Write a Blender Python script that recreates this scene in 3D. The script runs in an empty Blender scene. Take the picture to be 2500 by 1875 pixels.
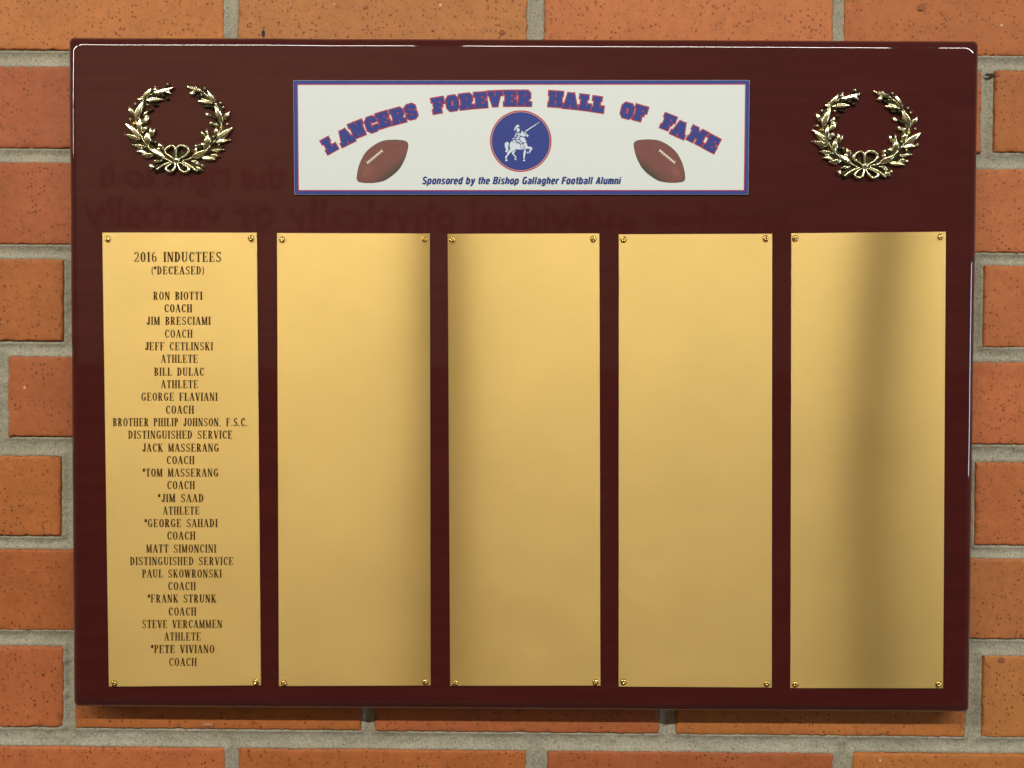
import bpy, bmesh, math, random
from mathutils import Vector, Matrix, noise
random.seed(7)
C = bpy.context.scene.collection
S = bpy.context.scene

# ------------------------------------------------------------------ camera, world, lamps, exposure
IMG_W, IMG_H, FPX = 2500.0, 1875.0, 2161.0
CAM = Vector((0, -0.600, 0))
ROT = Matrix(((0.9999601, -0.00494061, -0.00744172),
              (0.0050232, 0.99992555, 0.0111203),
              (0.00738623, -0.01115724, 0.99991048)))
cd = bpy.data.cameras.new('camera'); cam = bpy.data.objects.new('camera', cd); C.objects.link(cam)
cd.sensor_width = 36; cd.lens = 36 * FPX / IMG_W; cd.clip_start = 0.01; cd.clip_end = 60
r, u, f = ROT.col[0], ROT.col[2], ROT.col[1]
cam.matrix_world = Matrix(((r[0], u[0], -f[0], CAM[0]), (r[1], u[1], -f[1], CAM[1]), (r[2], u[2], -f[2], CAM[2]), (0, 0, 0, 1)))
S.camera = cam

w = bpy.data.worlds.new('World'); S.world = w; w.use_nodes = True
w.node_tree.nodes['Background'].inputs[0].default_value = (1.0, 0.86, 0.70, 1)
w.node_tree.nodes['Background'].inputs[1].default_value = 0.105
S.view_settings.view_transform = 'Standard'; S.view_settings.look = 'None'
S.view_settings.exposure = 0.0; S.view_settings.gamma = 1.0

def area(name, loc, target, sx, sy, power, col):
    d = bpy.data.lights.new(name, 'AREA'); d.shape = 'RECTANGLE'; d.size = sx; d.size_y = sy
    d.energy = power; d.color = col
    o = bpy.data.objects.new(name, d); C.objects.link(o); o.location = loc
    o.rotation_euler = (Vector(target) - Vector(loc)).to_track_quat('-Z', 'Y').to_euler()
    return o
# row of ceiling strip lamps, with the short gaps between fixtures that the brass shows as dark bands
LY, LZ, PITCH, GAP0 = -1.92, 1.40, 1.43, -0.245
for k in range(-4, 2):
    x0 = GAP0 + k * PITCH + 0.075; x1 = GAP0 + (k + 1) * PITCH - 0.075; xm = (x0 + x1) / 2
    area('strip_lamp', (xm, LY, LZ), (xm, 0, 0.12), x1 - x0, 0.050, 20.4, (1.0, 0.97, 0.885))
# added fill lights, not real fixtures, to brighten the wall across the corridor
for x in (-1.9, -0.6):
    area('wall_fill_light', (x, -1.75, 1.50), (x, -3.0, 0.35), 1.2, 0.065, 11, (1.0, 0.84, 0.60))
# daylight from a window down the corridor to the right
area('window_light', (3.0, -1.0, 0.02), (0.2, 0, 0.0), 0.5, 0.75, 16, (0.62, 0.80, 1.0))

# ------------------------------------------------------------------ helpers
def P(px, py, d=0.0):
    """pixel of the 2500-wide photograph -> point on the plane d metres in front of the brick faces"""
    v = ROT @ Vector(((px - IMG_W / 2) / FPX, 1, -(py - IMG_H / 2) / FPX))
    s = (-CAM[1] - d) / v[1]
    return Vector((v[0] * s, -d, v[2] * s))

WL = {}
def wloc(o):
    return WL.get(o.name, Vector((0, 0, 0))) if o else Vector((0, 0, 0))
def obj(name, verts, faces, mats, parent=None, smooth=False, mi=None, origin=None):
    """verts in world coordinates; the object's origin is put at `origin` (world)"""
    base = Vector(origin) if origin is not None else wloc(parent)
    me = bpy.data.meshes.new(name)
    me.from_pydata([tuple(Vector(v) - base) for v in verts], [], faces)
    if not isinstance(mats, (list, tuple)): mats = [mats]
    for m in mats: me.materials.append(m)
    if mi: me.polygons.foreach_set('material_index', mi)
    if smooth: me.polygons.foreach_set('use_smooth', [True] * len(me.polygons))
    me.update()
    o = bpy.data.objects.new(name, me); C.objects.link(o)
    o.location = base - wloc(parent)
    if parent: o.parent = parent
    WL[o.name] = base
    return o
def empty(name, loc, label=None, cat=None, group=None, parent=None):
    o = bpy.data.objects.new(name, None); C.objects.link(o); o.empty_display_size = 0.02
    WL[o.name] = Vector(loc); o.location = Vector(loc) - wloc(parent)
    if parent: o.parent = parent
    if label: o['label'] = label
    if cat: o['category'] = cat
    if group: o['group'] = group
    return o
def nz(x, y, z=0.0, s=1.0, o=3):   # smooth fractal noise
    return noise.fractal(Vector((x * s, y * s, z)), 1.0, 2.0, o)

# ------------------------------------------------------------------ materials
class N:
    def __init__(s, name):
        s.m = bpy.data.materials.new(name); s.m.use_nodes = True
        s.t = s.m.node_tree; s.b = s.t.nodes['Principled BSDF']
    def n(s, kind, **kw):
        q = s.t.nodes.new(kind)
        for k, v in kw.items():
            if k.startswith('_'): setattr(q, k[1:], v)
            else: q.inputs[k.replace('__', ' ')].default_value = v
        return q
    def l(s, a, b): s.t.links.new(a, b)
    def set(s, **kw):
        for k, v in kw.items(): s.b.inputs[k.replace('__', ' ')].default_value = v
        return s
def flat(name, col, rough=0.5, **kw):
    n = N(name).set(Base__Color=(*col, 1), Roughness=rough, **kw); return n.m
def ramp(n, src, stops, interp='LINEAR'):
    q = n.n('ShaderNodeValToRGB'); q.color_ramp.interpolation = interp
    els = q.color_ramp.elements
    els[0].position, els[0].color = stops[0][0], (*stops[0][1], 1)
    els[1].position, els[1].color = stops[-1][0], (*stops[-1][1], 1)
    for p, c in stops[1:-1]:
        e = els.new(p); e.color = (*c, 1)
    n.l(src, q.inputs[0]); return q.outputs[0]
def mix(n, fac, a, b, mode='MIX'):
    q = n.n('ShaderNodeMix', _data_type='RGBA', _blend_type=mode)
    for s_, i in ((fac, 0), (a, 6), (b, 7)):
        if hasattr(s_, 'is_output'): n.l(s_, q.inputs[i])
        else: q.inputs[i].default_value = s_ if i == 0 else (*s_, 1)
    return q.outputs[2]
def noise_t(n, vec, scale, detail=3, rough=0.5, dist=0.0):
    q = n.n('ShaderNodeTexNoise', Scale=scale, Detail=detail, Roughness=rough, Distortion=dist)
    n.l(vec, q.inputs['Vector']); return q.outputs[0]
def scaled(n, vec, sc):
    q = n.n('ShaderNodeMapping'); q.inputs['Scale'].default_value = sc
    n.l(vec, q.inputs[0]); return q.outputs[0]
def world_pos(n): return n.n('ShaderNodeNewGeometry').outputs['Position']
def bump(n, h, strength, dist):
    q = n.n('ShaderNodeBump', Strength=strength, Distance=dist)
    n.l(h, q.inputs['Height']); n.l(q.outputs[0], n.b.inputs['Normal']); return q

def brick_material():
    n = N('fired_brick'); pos = world_pos(n)
    oc = n.n('ShaderNodeObjectInfo').outputs['Color']
    a = ramp(n, noise_t(n, pos, 22, 4), [(0.3, (0.90, 0.88, 0.86)), (0.7, (1.08, 1.08, 1.09))])
    b = ramp(n, noise_t(n, pos, 130, 4, 0.6), [(0.25, (0.86, 0.85, 0.84)), (0.75, (1.10, 1.11, 1.12))])
    col = mix(n, 1.0, oc, a, 'MULTIPLY'); col = mix(n, 1.0, col, b, 'MULTIPLY')
    # dark iron specks, fine and coarse, in drifts
    wn = n.n('ShaderNodeTexNoise', Scale=260, Detail=3); n.l(pos, wn.inputs['Vector'])
    wm = n.n('ShaderNodeVectorMath', _operation='MULTIPLY_ADD'); n.l(wn.outputs['Color'], wm.inputs[0]); wm.inputs[1].default_value = (0.0035, 0.0035, 0.0035); n.l(pos, wm.inputs[2])
    wp_ = wm.outputs[0]
    vo = n.n('ShaderNodeTexVoronoi', Scale=370, Randomness=1.0); n.l(wp_, vo.inputs['Vector'])
    drift = noise_t(n, pos, 45, 2)
    th = n.n('ShaderNodeMath', _operation='MULTIPLY'); n.l(ramp(n, drift, [(0.35, (0.35,) * 3), (0.65, (1, 1, 1))]), th.inputs[0])
    rnd = n.n('ShaderNodeSeparateColor'); n.l(vo.outputs['Color'], rnd.inputs[0])
    sel = n.n('ShaderNodeMath', _operation='GREATER_THAN'); n.l(rnd.outputs[0], sel.inputs[0]); sel.inputs[1].default_value = 0.55
    n.l(sel.outputs[0], th.inputs[1])
    wob = noise_t(n, pos, 900, 2)
    dd = n.n('ShaderNodeMath', _operation='MULTIPLY_ADD'); n.l(wob, dd.inputs[0]); dd.inputs[1].default_value = 0.45; n.l(vo.outputs['Distance'], dd.inputs[2])
    spot = ramp(n, dd.outputs[0], [(0.42, (1, 1, 1)), (0.60, (0, 0, 0))])
    m1 = n.n('ShaderNodeMath', _operation='MULTIPLY'); n.l(spot, m1.inputs[0]); n.l(th.outputs[0], m1.inputs[1])
    col = mix(n, m1.outputs[0], col, (0.150, 0.042, 0.012))
    v2 = n.n('ShaderNodeTexVoronoi', Scale=170); n.l(wp_, v2.inputs['Vector'])
    r2 = n.n('ShaderNodeSeparateColor'); n.l(v2.outputs['Color'], r2.inputs[0])
    s2 = n.n('ShaderNodeMath', _operation='GREATER_THAN'); n.l(r2.outputs[1], s2.inputs[0]); s2.inputs[1].default_value = 0.80
    d2 = n.n('ShaderNodeMath', _operation='MULTIPLY_ADD'); n.l(noise_t(n, pos, 520, 2), d2.inputs[0]); d2.inputs[1].default_value = 0.42; n.l(v2.outputs['Distance'], d2.inputs[2])
    sp2 = ramp(n, d2.outputs[0], [(0.28, (0.85,) * 3), (0.40, (0, 0, 0))])
    m2 = n.n('ShaderNodeMath', _operation='MULTIPLY'); n.l(sp2, m2.inputs[0]); n.l(s2.outputs[0], m2.inputs[1])
    col = mix(n, m2.outputs[0], col, (0.130, 0.040, 0.015))
    v4 = n.n('ShaderNodeTexVoronoi', Scale=720); n.l(wp_, v4.inputs['Vector'])
    r4 = n.n('ShaderNodeSeparateColor'); n.l(v4.outputs['Color'], r4.inputs[0])
    s4 = n.n('ShaderNodeMath', _operation='GREATER_THAN'); n.l(r4.outputs[1], s4.inputs[0]); s4.inputs[1].default_value = 0.62
    sp4 = ramp(n, v4.outputs['Distance'], [(0.22, (0.55,) * 3), (0.42, (0, 0, 0))])
    m4 = n.n('ShaderNodeMath', _operation='MULTIPLY'); n.l(sp4, m4.inputs[0]); n.l(s4.outputs[0], m4.inputs[1])
    col = mix(n, m4.outputs[0], col, (0.20, 0.060, 0.018))
    # rare pale grains
    v3 = n.n('ShaderNodeTexVoronoi', Scale=95); n.l(scaled(n, pos, (1.1, 1, 0.93)), v3.inputs['Vector'])
    r3 = n.n('ShaderNodeSeparateColor'); n.l(v3.outputs['Color'], r3.inputs[0])
    s3 = n.n('ShaderNodeMath', _operation='GREATER_THAN'); n.l(r3.outputs[2], s3.inputs[0]); s3.inputs[1].default_value = 0.955
    sp3 = ramp(n, v3.outputs['Distance'], [(0.06, (0.8,) * 3), (0.11, (0, 0, 0))])
    m3 = n.n('ShaderNodeMath', _operation='MULTIPLY'); n.l(sp3, m3.inputs[0]); n.l(s3.outputs[0], m3.inputs[1])
    col = mix(n, m3.outputs[0], col, (0.75, 0.55, 0.40))
    n.l(col, n.b.inputs['Base Color']); n.set(Roughness=0.62, Specular__IOR__Level=0.35)
    h = n.n('ShaderNodeMath', _operation='SUBTRACT'); n.l(noise_t(n, pos, 700, 4, 0.6), h.inputs[0]); n.l(m1.outputs[0], h.inputs[1])
    bump(n, h.outputs[0], 0.35, 0.00035)
    return n.m
def mortar_material():
    n = N('cement_mortar'); pos = world_pos(n)
    a = ramp(n, noise_t(n, pos, 30, 4), [(0.3, (0.330, 0.306, 0.230)), (0.7, (0.425, 0.398, 0.305))])
    b = ramp(n, noise_t(n, pos, 850, 3, 0.7), [(0.28, (0.56, 0.54, 0.50)), (0.5, (1, 1, 1)), (0.74, (1.36, 1.36, 1.34))])
    col = mix(n, 1.0, a, b, 'MULTIPLY')
    vo = n.n('ShaderNodeTexVoronoi', Scale=420); n.l(pos, vo.inputs['Vector'])
    r_ = n.n('ShaderNodeSeparateColor'); n.l(vo.outputs['Color'], r_.inputs[0])
    s_ = n.n('ShaderNodeMath', _operation='GREATER_THAN'); n.l(r_.outputs[0], s_.inputs[0]); s_.inputs[1].default_value = 0.88
    sp = ramp(n, vo.outputs['Distance'], [(0.12, (0.75,) * 3), (0.3, (0, 0, 0))])
    m_ = n.n('ShaderNodeMath', _operation='MULTIPLY'); n.l(sp, m_.inputs[0]); n.l(s_.outputs[0], m_.inputs[1])
    col = mix(n, m_.outputs[0], col, (0.075, 0.065, 0.045))
    n.l(col, n.b.inputs['Base Color']); n.set(Roughness=0.9, Specular__IOR__Level=0.2)
    bump(n, noise_t(n, pos, 620, 5, 0.7), 0.8, 0.0006)
    return n.m
def lacquer_material():
    n = N('cherry_lacquer'); pos = world_pos(n)
    g = noise_t(n, scaled(n, pos, (3, 1, 30)), 5, 4)
    col = ramp(n, g, [(0.3, (0.058, 0.0088, 0.0080)), (0.7, (0.072, 0.0118, 0.0102))])
    n.l(col, n.b.inputs['Base Color'])
    n.set(Roughness=0.5, Specular__IOR__Level=0.02, Coat__Weight=1.0, Coat__Roughness=0.03, Coat__IOR=1.5)
    q = n.n('ShaderNodeBump', Strength=0.06, Distance=0.001)
    n.l(noise_t(n, pos, 35, 2), q.inputs['Height']); n.l(q.outputs[0], n.b.inputs['Coat Normal'])
    return n.m
BR_R, BR_A = 0.305, 0.78
def brushed_brass():
    n = N('brushed_brass'); pos = world_pos(n)
    st = noise_t(n, scaled(n, pos, (40, 40, 3800)), 1.0, 3, 0.6)
    mo = noise_t(n, pos, 16, 3)
    col = ramp(n, st, [(0.3, (0.925, 0.640, 0.220)), (0.7, (0.955, 0.665, 0.233))])
    col = mix(n, 1.0, col, ramp(n, mo, [(0.3, (0.96, 0.965, 0.97)), (0.7, (1.03, 1.03, 1.03))]), 'MULTIPLY')
    n.l(col, n.b.inputs['Base Color'])
    # brushed across: the lobe is narrow along the brushing and wide up and down
    g = n.n('ShaderNodeBsdfAnisotropic', _distribution='GGX', Roughness=BR_R, Anisotropy=BR_A); n.l(col, g.inputs['Color'])
    q = n.n('ShaderNodeMapRange'); n.l(noise_t(n, scaled(n, pos, (1, 1, 1.6)), 38, 5, 0.65), q.inputs[0])
    q.inputs[1].default_value = 0.35; q.inputs[2].default_value = 0.7; q.inputs[3].default_value = BR_R - 0.012; q.inputs[4].default_value = BR_R + 0.016
    n.l(q.outputs[0], g.inputs['Roughness'])
    bq = n.n('ShaderNodeBump', Strength=0.05, Distance=0.0002); n.l(noise_t(n, scaled(n, pos, (30, 30, 1500)), 1.0, 4, 0.7), bq.inputs['Height']); n.l(bq.outputs[0], g.inputs['Normal'])
    tg = n.n('ShaderNodeTangent', _direction_type='UV_MAP', _uv_map='brush'); n.l(tg.outputs[0], g.inputs['Tangent'])
    n.l(g.outputs[0], n.t.nodes['Material Output'].inputs['Surface'])
    return n.m
M_BRICK, M_MORTAR, M_LACQ, M_BRASS = brick_material(), mortar_material(), lacquer_material(), brushed_brass()
M_SCREW = flat('polished_brass_screw', (0.72, 0.50, 0.16), 0.16, Metallic=1.0)
M_EDGE = flat('brass_cut_edge', (0.85, 0.62, 0.30), 0.35, Metallic=1.0)
def wreath_metal(name, hi, lo, rough):
    n = N(name); pos = n.n('ShaderNodeTexCoord').outputs['Object']
    col = ramp(n, noise_t(n, pos, 700, 3), [(0.32, lo), (0.52, hi)])
    n.l(col, n.b.inputs['Base Color']); n.set(Metallic=1.0, Roughness=rough)
    bump(n, noise_t(n, pos, 900, 3), 0.25, 0.0004); return n.m
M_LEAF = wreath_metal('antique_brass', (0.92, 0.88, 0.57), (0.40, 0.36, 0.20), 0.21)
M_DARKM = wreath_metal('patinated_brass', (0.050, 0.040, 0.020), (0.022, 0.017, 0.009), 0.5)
M_PIN = flat('gilt_pin', (0.85, 0.58, 0.12), 0.25, Metallic=1.0)
M_ENGR = flat('engraving_fill', (0.085, 0.040, 0.003), 0.7, Specular__IOR__Level=0.1)
M_WHITE = flat('enamel_white', (0.765, 0.815, 0.790), 0.4, Specular__IOR__Level=0.3)
M_BLUE = flat('print_blue', (0.036, 0.056, 0.275), 0.5, Specular__IOR__Level=0.25)
M_RED = flat('print_red', (0.46, 0.052, 0.070), 0.45, Specular__IOR__Level=0.25)
M_PINK = flat('print_pale_rim', (0.72, 0.42, 0.44), 0.4)
M_NAVY = flat('print_navy', (0.030, 0.056, 0.225), 0.45, Specular__IOR__Level=0.2)
M_KNIGHT = flat('print_pale_blue', (0.68, 0.76, 0.84), 0.4)
M_LACE = flat('print_cream', (0.80, 0.70, 0.60), 0.4)
M_BALL = N('print_ball_brown').set(Roughness=0.4)
_a = M_BALL.n('ShaderNodeVertexColor', _layer_name='ink'); M_BALL.l(_a.outputs[0], M_BALL.b.inputs['Base Color']); M_BALL = M_BALL.m

# ------------------------------------------------------------------ brick wall
YL = [(-117, 120), (161.4, 361), (395.6, 595.7), (633, 832), (871, 1066), (1114, 1308), (1343, 1539), (1580, 1776), (1824, 2022)]
YR = [(-101, 135.6), (172, 372), (413, 616.5), (648, 847.6), (885, 1084.6), (1130, 1331), (1365, 1560), (1602, 1801), (1843, 2041)]
ROWS = [  # x spans in photo pixels
 [(-160, 545), (582, 1285.5), (1330, 2034), (2061, 2766)],
 [(-505, 200), (240, 905), (945, 1650), (1691, 2396), (2429, 3130)],
 [(-160, 545), (582, 1285), (1330, 2022), (2061, 2766)],
 [(-552, 152.7), (190, 905), (945, 1650), (1691, 2362), (2403, 3110)],
 [(-720, -22), (19, 720), (760, 1400), (1440, 2040), (2080, 2770)],
 [(-555, 146), (184, 890), (930, 1630), (1670, 2344), (2383, 3088)],
 [(-160, 545), (582, 1285), (1330, 2022), (2061, 2766)],
 [(-550, 154), (183, 881), (915, 1609.5), (1652, 2358), (2401, 3105)],
 [(-150, 547.6), (581.8, 1281.8), (1336, 2033.6), (2081, 2780)],
]
bricks = []   # x0, x1, z0, z1, visible
for (lt, lb), (rt, rb), spans in zip(YL, YR, ROWS):
    for x0, x1 in spans:
        xm = (x0 + x1) / 2; fr = (xm - 80) / (2450 - 80)
        yt = lt + (rt - lt) * fr; yb = lb + (rb - lb) * fr
        a = P(x0, (yt + yb) / 2); b = P(x1, (yt + yb) / 2); t_ = P(xm, yt); q_ = P(xm, yb)
        hidden = x0 > 185 and x1 < 2355 and yt > 130 and yb < 1715
        bricks.append([a.x, b.x, q_.z, t_.z, not hidden])
# one more course above and below, in the same bond
for spans, dz in ((ROWS[1], 1), (ROWS[7], -1)):
    ref = P(0, 0).z
    for x0, x1 in spans:
        a = P(x0, 900).x; b = P(x1, 900).x
        if dz > 0: z0 = bricks[0][3] + 0.0108; bricks.append([a, b, z0, z0 + 0.0555, True])
        else: z1 = bricks[-1 if False else 0][2] * 0 + min(q[2] for q in bricks[:38]) - 0.0118; bricks.append([a, b, z1 - 0.0555, z1, True])

wall = empty('brick_wall', (0, 0, -0.33), 'orange red speckled brick wall with grey mortar behind the plaque', 'wall')

def brick_mesh(x0, x1, z0, z1, seed, chip=None):
    """front face as a grid whose rim is worn, rounded and slightly crooked; sides run back into the mortar"""
    W_, H_ = x1 - x0, z1 - z0
    nx, nzv = max(8, int(W_ / 0.0024)), max(6, int(H_ / 0.0024))
    xs = [0, 0.0005, 0.0013] + [0.0013 + (W_ - 0.0026) * i / nx for i in range(1, nx)] + [W_ - 0.0013, W_ - 0.0005, W_]
    zs = [0, 0.0005, 0.0013] + [0.0013 + (H_ - 0.0026) * i / nzv for i in range(1, nzv)] + [H_ - 0.0013, H_ - 0.0005, H_]
    V, F = [], []
    tilt = random.Random(seed); ta, tb, td = tilt.uniform(-.0006, .0006), tilt.uniform(-.0006, .0006), tilt.uniform(-.0003, .0004)
    for j, z in enumerate(zs):
        for i, x in enumerate(xs):
            ex, ez = min(x, W_ - x), min(z, H_ - z)
            e = min(ex, ez)
            y = 0.0009 if e == 0 else (0.00018 if e < 0.0009 else 0.0)
            y += nz(x0 + x, z0 + z, seed, 60) * 0.00022
            px_, pz_ = x, z
            k = max(0.0, 1 - e / 0.004)
            jx = nz(z0 + z, seed * 3.1 + (0 if x < W_ / 2 else 9), 1.3, 230, 4) * 0.0010 * k
            jz = nz(x0 + x, seed * 5.7 + (0 if z < H_ / 2 else 9), 4.1, 230, 4) * 0.0010 * k
            # little spalls along the arris
            sp = max(0, nz(x0 + x + 3, z0 + z, seed + 20, 220) - 0.33) * k
            y += sp * 0.003
            if chip:
                dc = math.hypot((x0 + x - chip[0]), (z0 + z - chip[1]) * 0.8)
                if dc < chip[2]: y += (chip[2] - dc) * 0.9
            V.append((x0 + px_ + jx, -(-y) + ta * (x / W_ - .5) + tb * (z / H_ - .5) + td, z0 + pz_ + jz))
    n_ = len(xs)
    for j in range(len(zs) - 1):
        for i in range(n_ - 1):
            a = j * n_ + i; F.append((a, a + 1, a + n_ + 1, a + n_))
    rim = [i for i in range(n_)] + [j * n_ + n_ - 1 for j in range(1, len(zs))] + [(len(zs) - 1) * n_ + i for i in range(n_ - 2, -1, -1)] + [j * n_ for j in range(len(zs) - 2, 0, -1)]
    b0 = len(V)
    for i in rim: V.append((V[i][0], 0.012, V[i][2]))
    m = len(rim)
    for k in range(m):
        F.append((rim[(k + 1) % m], rim[k], b0 + k, b0 + (k + 1) % m))
    return V, F
BC = [(0.50, 0.172, 0.044), (0.46, 0.142, 0.037), (0.51, 0.190, 0.056), (0.43, 0.124, 0.040), (0.51, 0.155, 0.049)]
for i, (x0, x1, z0, z1, vis) in enumerate(bricks):
    if not vis: continue
    chip = None
    if abs(x1 - P(154, 1680).x) < 0.002 and abs(z0 - P(0, 1777).z) < 0.004: chip = (x1 + 0.001, z0 + 0.002, 0.0065)
    V, F = brick_mesh(x0, x1, z0, z1, i + 1, chip)
    o = obj('brick', V, F, M_BRICK, wall, smooth=True, origin=((x0 + x1) / 2, 0, z0))
    c = BC[(i * 7) % 5]; rr = random.Random(i); k = rr.uniform(0.94, 1.05)
    o.color = (c[0] * k, c[1] * k * rr.uniform(0.95, 1.05), c[2] * k, 1)

# mortar: one tooled, gritty bed between the bricks
def mortar():
    X0, X1 = min(b[0] for b in bricks), max(b[1] for b in bricks)
    Z0, Z1 = min(b[2] for b in bricks), max(b[3] for b in bricks)
    def axis(a, b, fa, fb, fine, coarse):
        out = [a]; v = a
        while v < b:
            v += fine if fa < v < fb else coarse; out.append(v)
        return out
    xs = axis(X0, X1, -0.36, 0.36, 0.0013, 0.006); zs = axis(Z0, Z1, -0.275, 0.275, 0.0013, 0.004)
    fl = P(200, 900).x, P(2345, 900).x, P(1250, 1700).z, P(1250, 140).z
    V, F, idx = [], [], {}
    rows = sorted({(round(b[2], 4), round(b[3], 4)) for b in bricks})
    def dist(x, z):      # distance outside the nearest brick (negative when under one)
        best = 1.0
        for b in bricks:
            if z < b[2] - .03 or z > b[3] + .03 or x < b[0] - .03 or x > b[1] + .03: continue
            dx = max(b[0] - x, x - b[1]); dz_ = max(b[2] - z, z - b[3])
            d = max(dx, dz_) if (dx < 0 or dz_ < 0) else math.hypot(dx, dz_)
            best = min(best, d)
        return best
    D = {}
    for j, z in enumerate(zs):
        for i, x in enumerate(xs):
            if fl[0] < x < fl[1] and fl[2] < z < fl[3]: continue
            d = dist(x, z)
            if d > -0.0035: D[(i, j)] = d
    def vid(i, j):
        if (i, j) not in idx:
            x, z = xs[i], zs[j]; d = D[(i, j)]
            prof = max(0.0, min(1.0, d / 0.0055)); prof = math.sin(prof * math.pi / 2)
            y = 0.0007 + 0.0023 * prof
            y += nz(x, z, 3, 26) * 0.0006 + nz(x, z, 8, 170) * 0.0005 + nz(x, z, 11, 480, 2) * 0.00028
            smear = max(0, nz(x, z, 15, 90) - 0.28) * 0.002
            y -= smear
            if d < 0: y = max(y, 0.0018) + 0.0012
            idx[(i, j)] = len(V); V.append((x, y, z))
        return idx[(i, j)]
    for (i, j) in list(D):
        if (i + 1, j) in D and (i, j + 1) in D and (i + 1, j + 1) in D:
            F.append((vid(i, j), vid(i + 1, j), vid(i + 1, j + 1), vid(i, j + 1)))
    obj('mortar', V, F, M_MORTAR, wall, smooth=True)
mortar()

# small marks on the wall: an old nail hole, a smudge, an open crack in the mortar, a dab of mortar on an arris
def blob(name, cx, cy, rx, ry, d, m, seed):
    pts = []
    for i in range(18):
        a = i / 18 * 2 * math.pi; k = 1 + 0.45 * nz(math.cos(a), math.sin(a), seed, 1.6)
        pts.append(P(cx + rx * k * math.cos(a), cy + ry * k * math.sin(a), d))
    obj(name, pts, [tuple(range(17, -1, -1))], m, wall)
M_PIT = flat('dark_hole', (0.035, 0.025, 0.022), 0.9); M_SMUDGE = flat('grey_smudge', (0.29, 0.105, 0.042), 0.9); M_DAB = flat('mortar_dab', (0.46, 0.22, 0.10), 0.9)
blob('nail_hole', 643, 82, 4.5, 9, 0.0007, M_PIT, 1); blob('smudge', 1226, 78, 7, 6, 0.0007, M_SMUDGE, 2)
blob('smudge', 2250, 18, 9, 8, 0.0008, M_SMUDGE, 3); blob('mortar_crack', 2415, 183, 12, 4.5, 0.0001, M_PIT, 4)
blob('smudge', 2436, 181, 6, 5, 0.0007, M_SMUDGE, 5); blob('smudge', 2446, 1612, 9, 6, 0.0007, M_SMUDGE, 6)
blob('mortar_dab', 507, 1769, 13, 5, 0.0008, M_DAB, 7)

# ------------------------------------------------------------------ the corridor wall opposite (seen only mirrored in lacquer and brass)
OW = -3.05
def box(x0, x1, y0, y1, z0, z1):
    V = [(x, y, z) for x in (x0, x1) for y in (y0, y1) for z in (z0, z1)]
    return V, [(0, 1, 3, 2), (4, 6, 7, 5), (0, 4, 5, 1), (2, 3, 7, 6), (0, 2, 6, 4), (1, 5, 7, 3)]
M_CREAM = flat('cream_paint', (0.62, 0.55, 0.42), 0.7); M_WAINS = flat('brown_wainscot', (0.28, 0.15, 0.06), 0.6)
M_SIGN = flat('dark_letter_paint', (0.30, 0.235, 0.165), 0.6)
V, F = box(-4, 4, OW - 0.1, OW, 0.02, 2.0)
ow = obj('opposite_wall', V, F, M_CREAM); ow['kind'] = 'structure'
V, F = box(-4, 4, OW - 0.1, OW + 0.02, -1.5, 0.02)
obj('wainscot', V, F, M_WAINS, ow)
def text_mesh(body, size, offset=0.0, shear=0.0):
    cu = bpy.data.curves.new('t', 'FONT'); cu.body = body; cu.size = size; cu.offset = offset; cu.shear = shear
    cu.resolution_u = 4
    o = bpy.data.objects.new('t', cu); C.objects.link(o)
    dg = bpy.context.evaluated_depsgraph_get(); me = bpy.data.meshes.new_from_object(o.evaluated_get(dg))
    V = [v.co.copy() for v in me.vertices]; F = [tuple(p.vertices) for p in me.polygons]
    bpy.data.objects.remove(o); bpy.data.curves.remove(cu); bpy.data.meshes.remove(me)
    return V, F
def mirror_pt(px, py):
    """where on the opposite wall the reflection seen at this pixel of the board comes from"""
    p = P(px, py, 0.022); k = 1 + (abs(OW) - 0.022) / (0.600 - 0.022)
    return p.x * k, p.z * k
for body, xa, xb, yb_ in (('the right to h', 700, 245, 456), ('another individual physically or verbally', 1925, 205, 553)):
    V, F = text_mesh(body, 0.1, 0.0012)
    w_ = max(v.x for v in V) - min(v.x for v in V)
    # read mirrored in the board: the words run from right to left of the picture
    ax, az = mirror_pt(xa, yb_ + (22 if xa > 1000 else 2)); bx_, bz = mirror_pt(xb, yb_ - 3)
    k = (ax - bx_) / w_; m0 = min(v.x for v in V)
    W = [(ax - (v.x - m0) * k, OW + 0.006, az + (bz - az) * ((v.x - m0) / w_) + v.y * k) for v in V]
    obj('lettering', W, F, M_SIGN, ow)

# ------------------------------------------------------------------ plaque
T = 0.022                       # front face of the board in front of the brick faces
plaque = empty('award_plaque', P(1270, 1725, 0.0), 'large glossy dark red wooden award plaque hanging on the brick wall', 'plaque')

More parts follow.
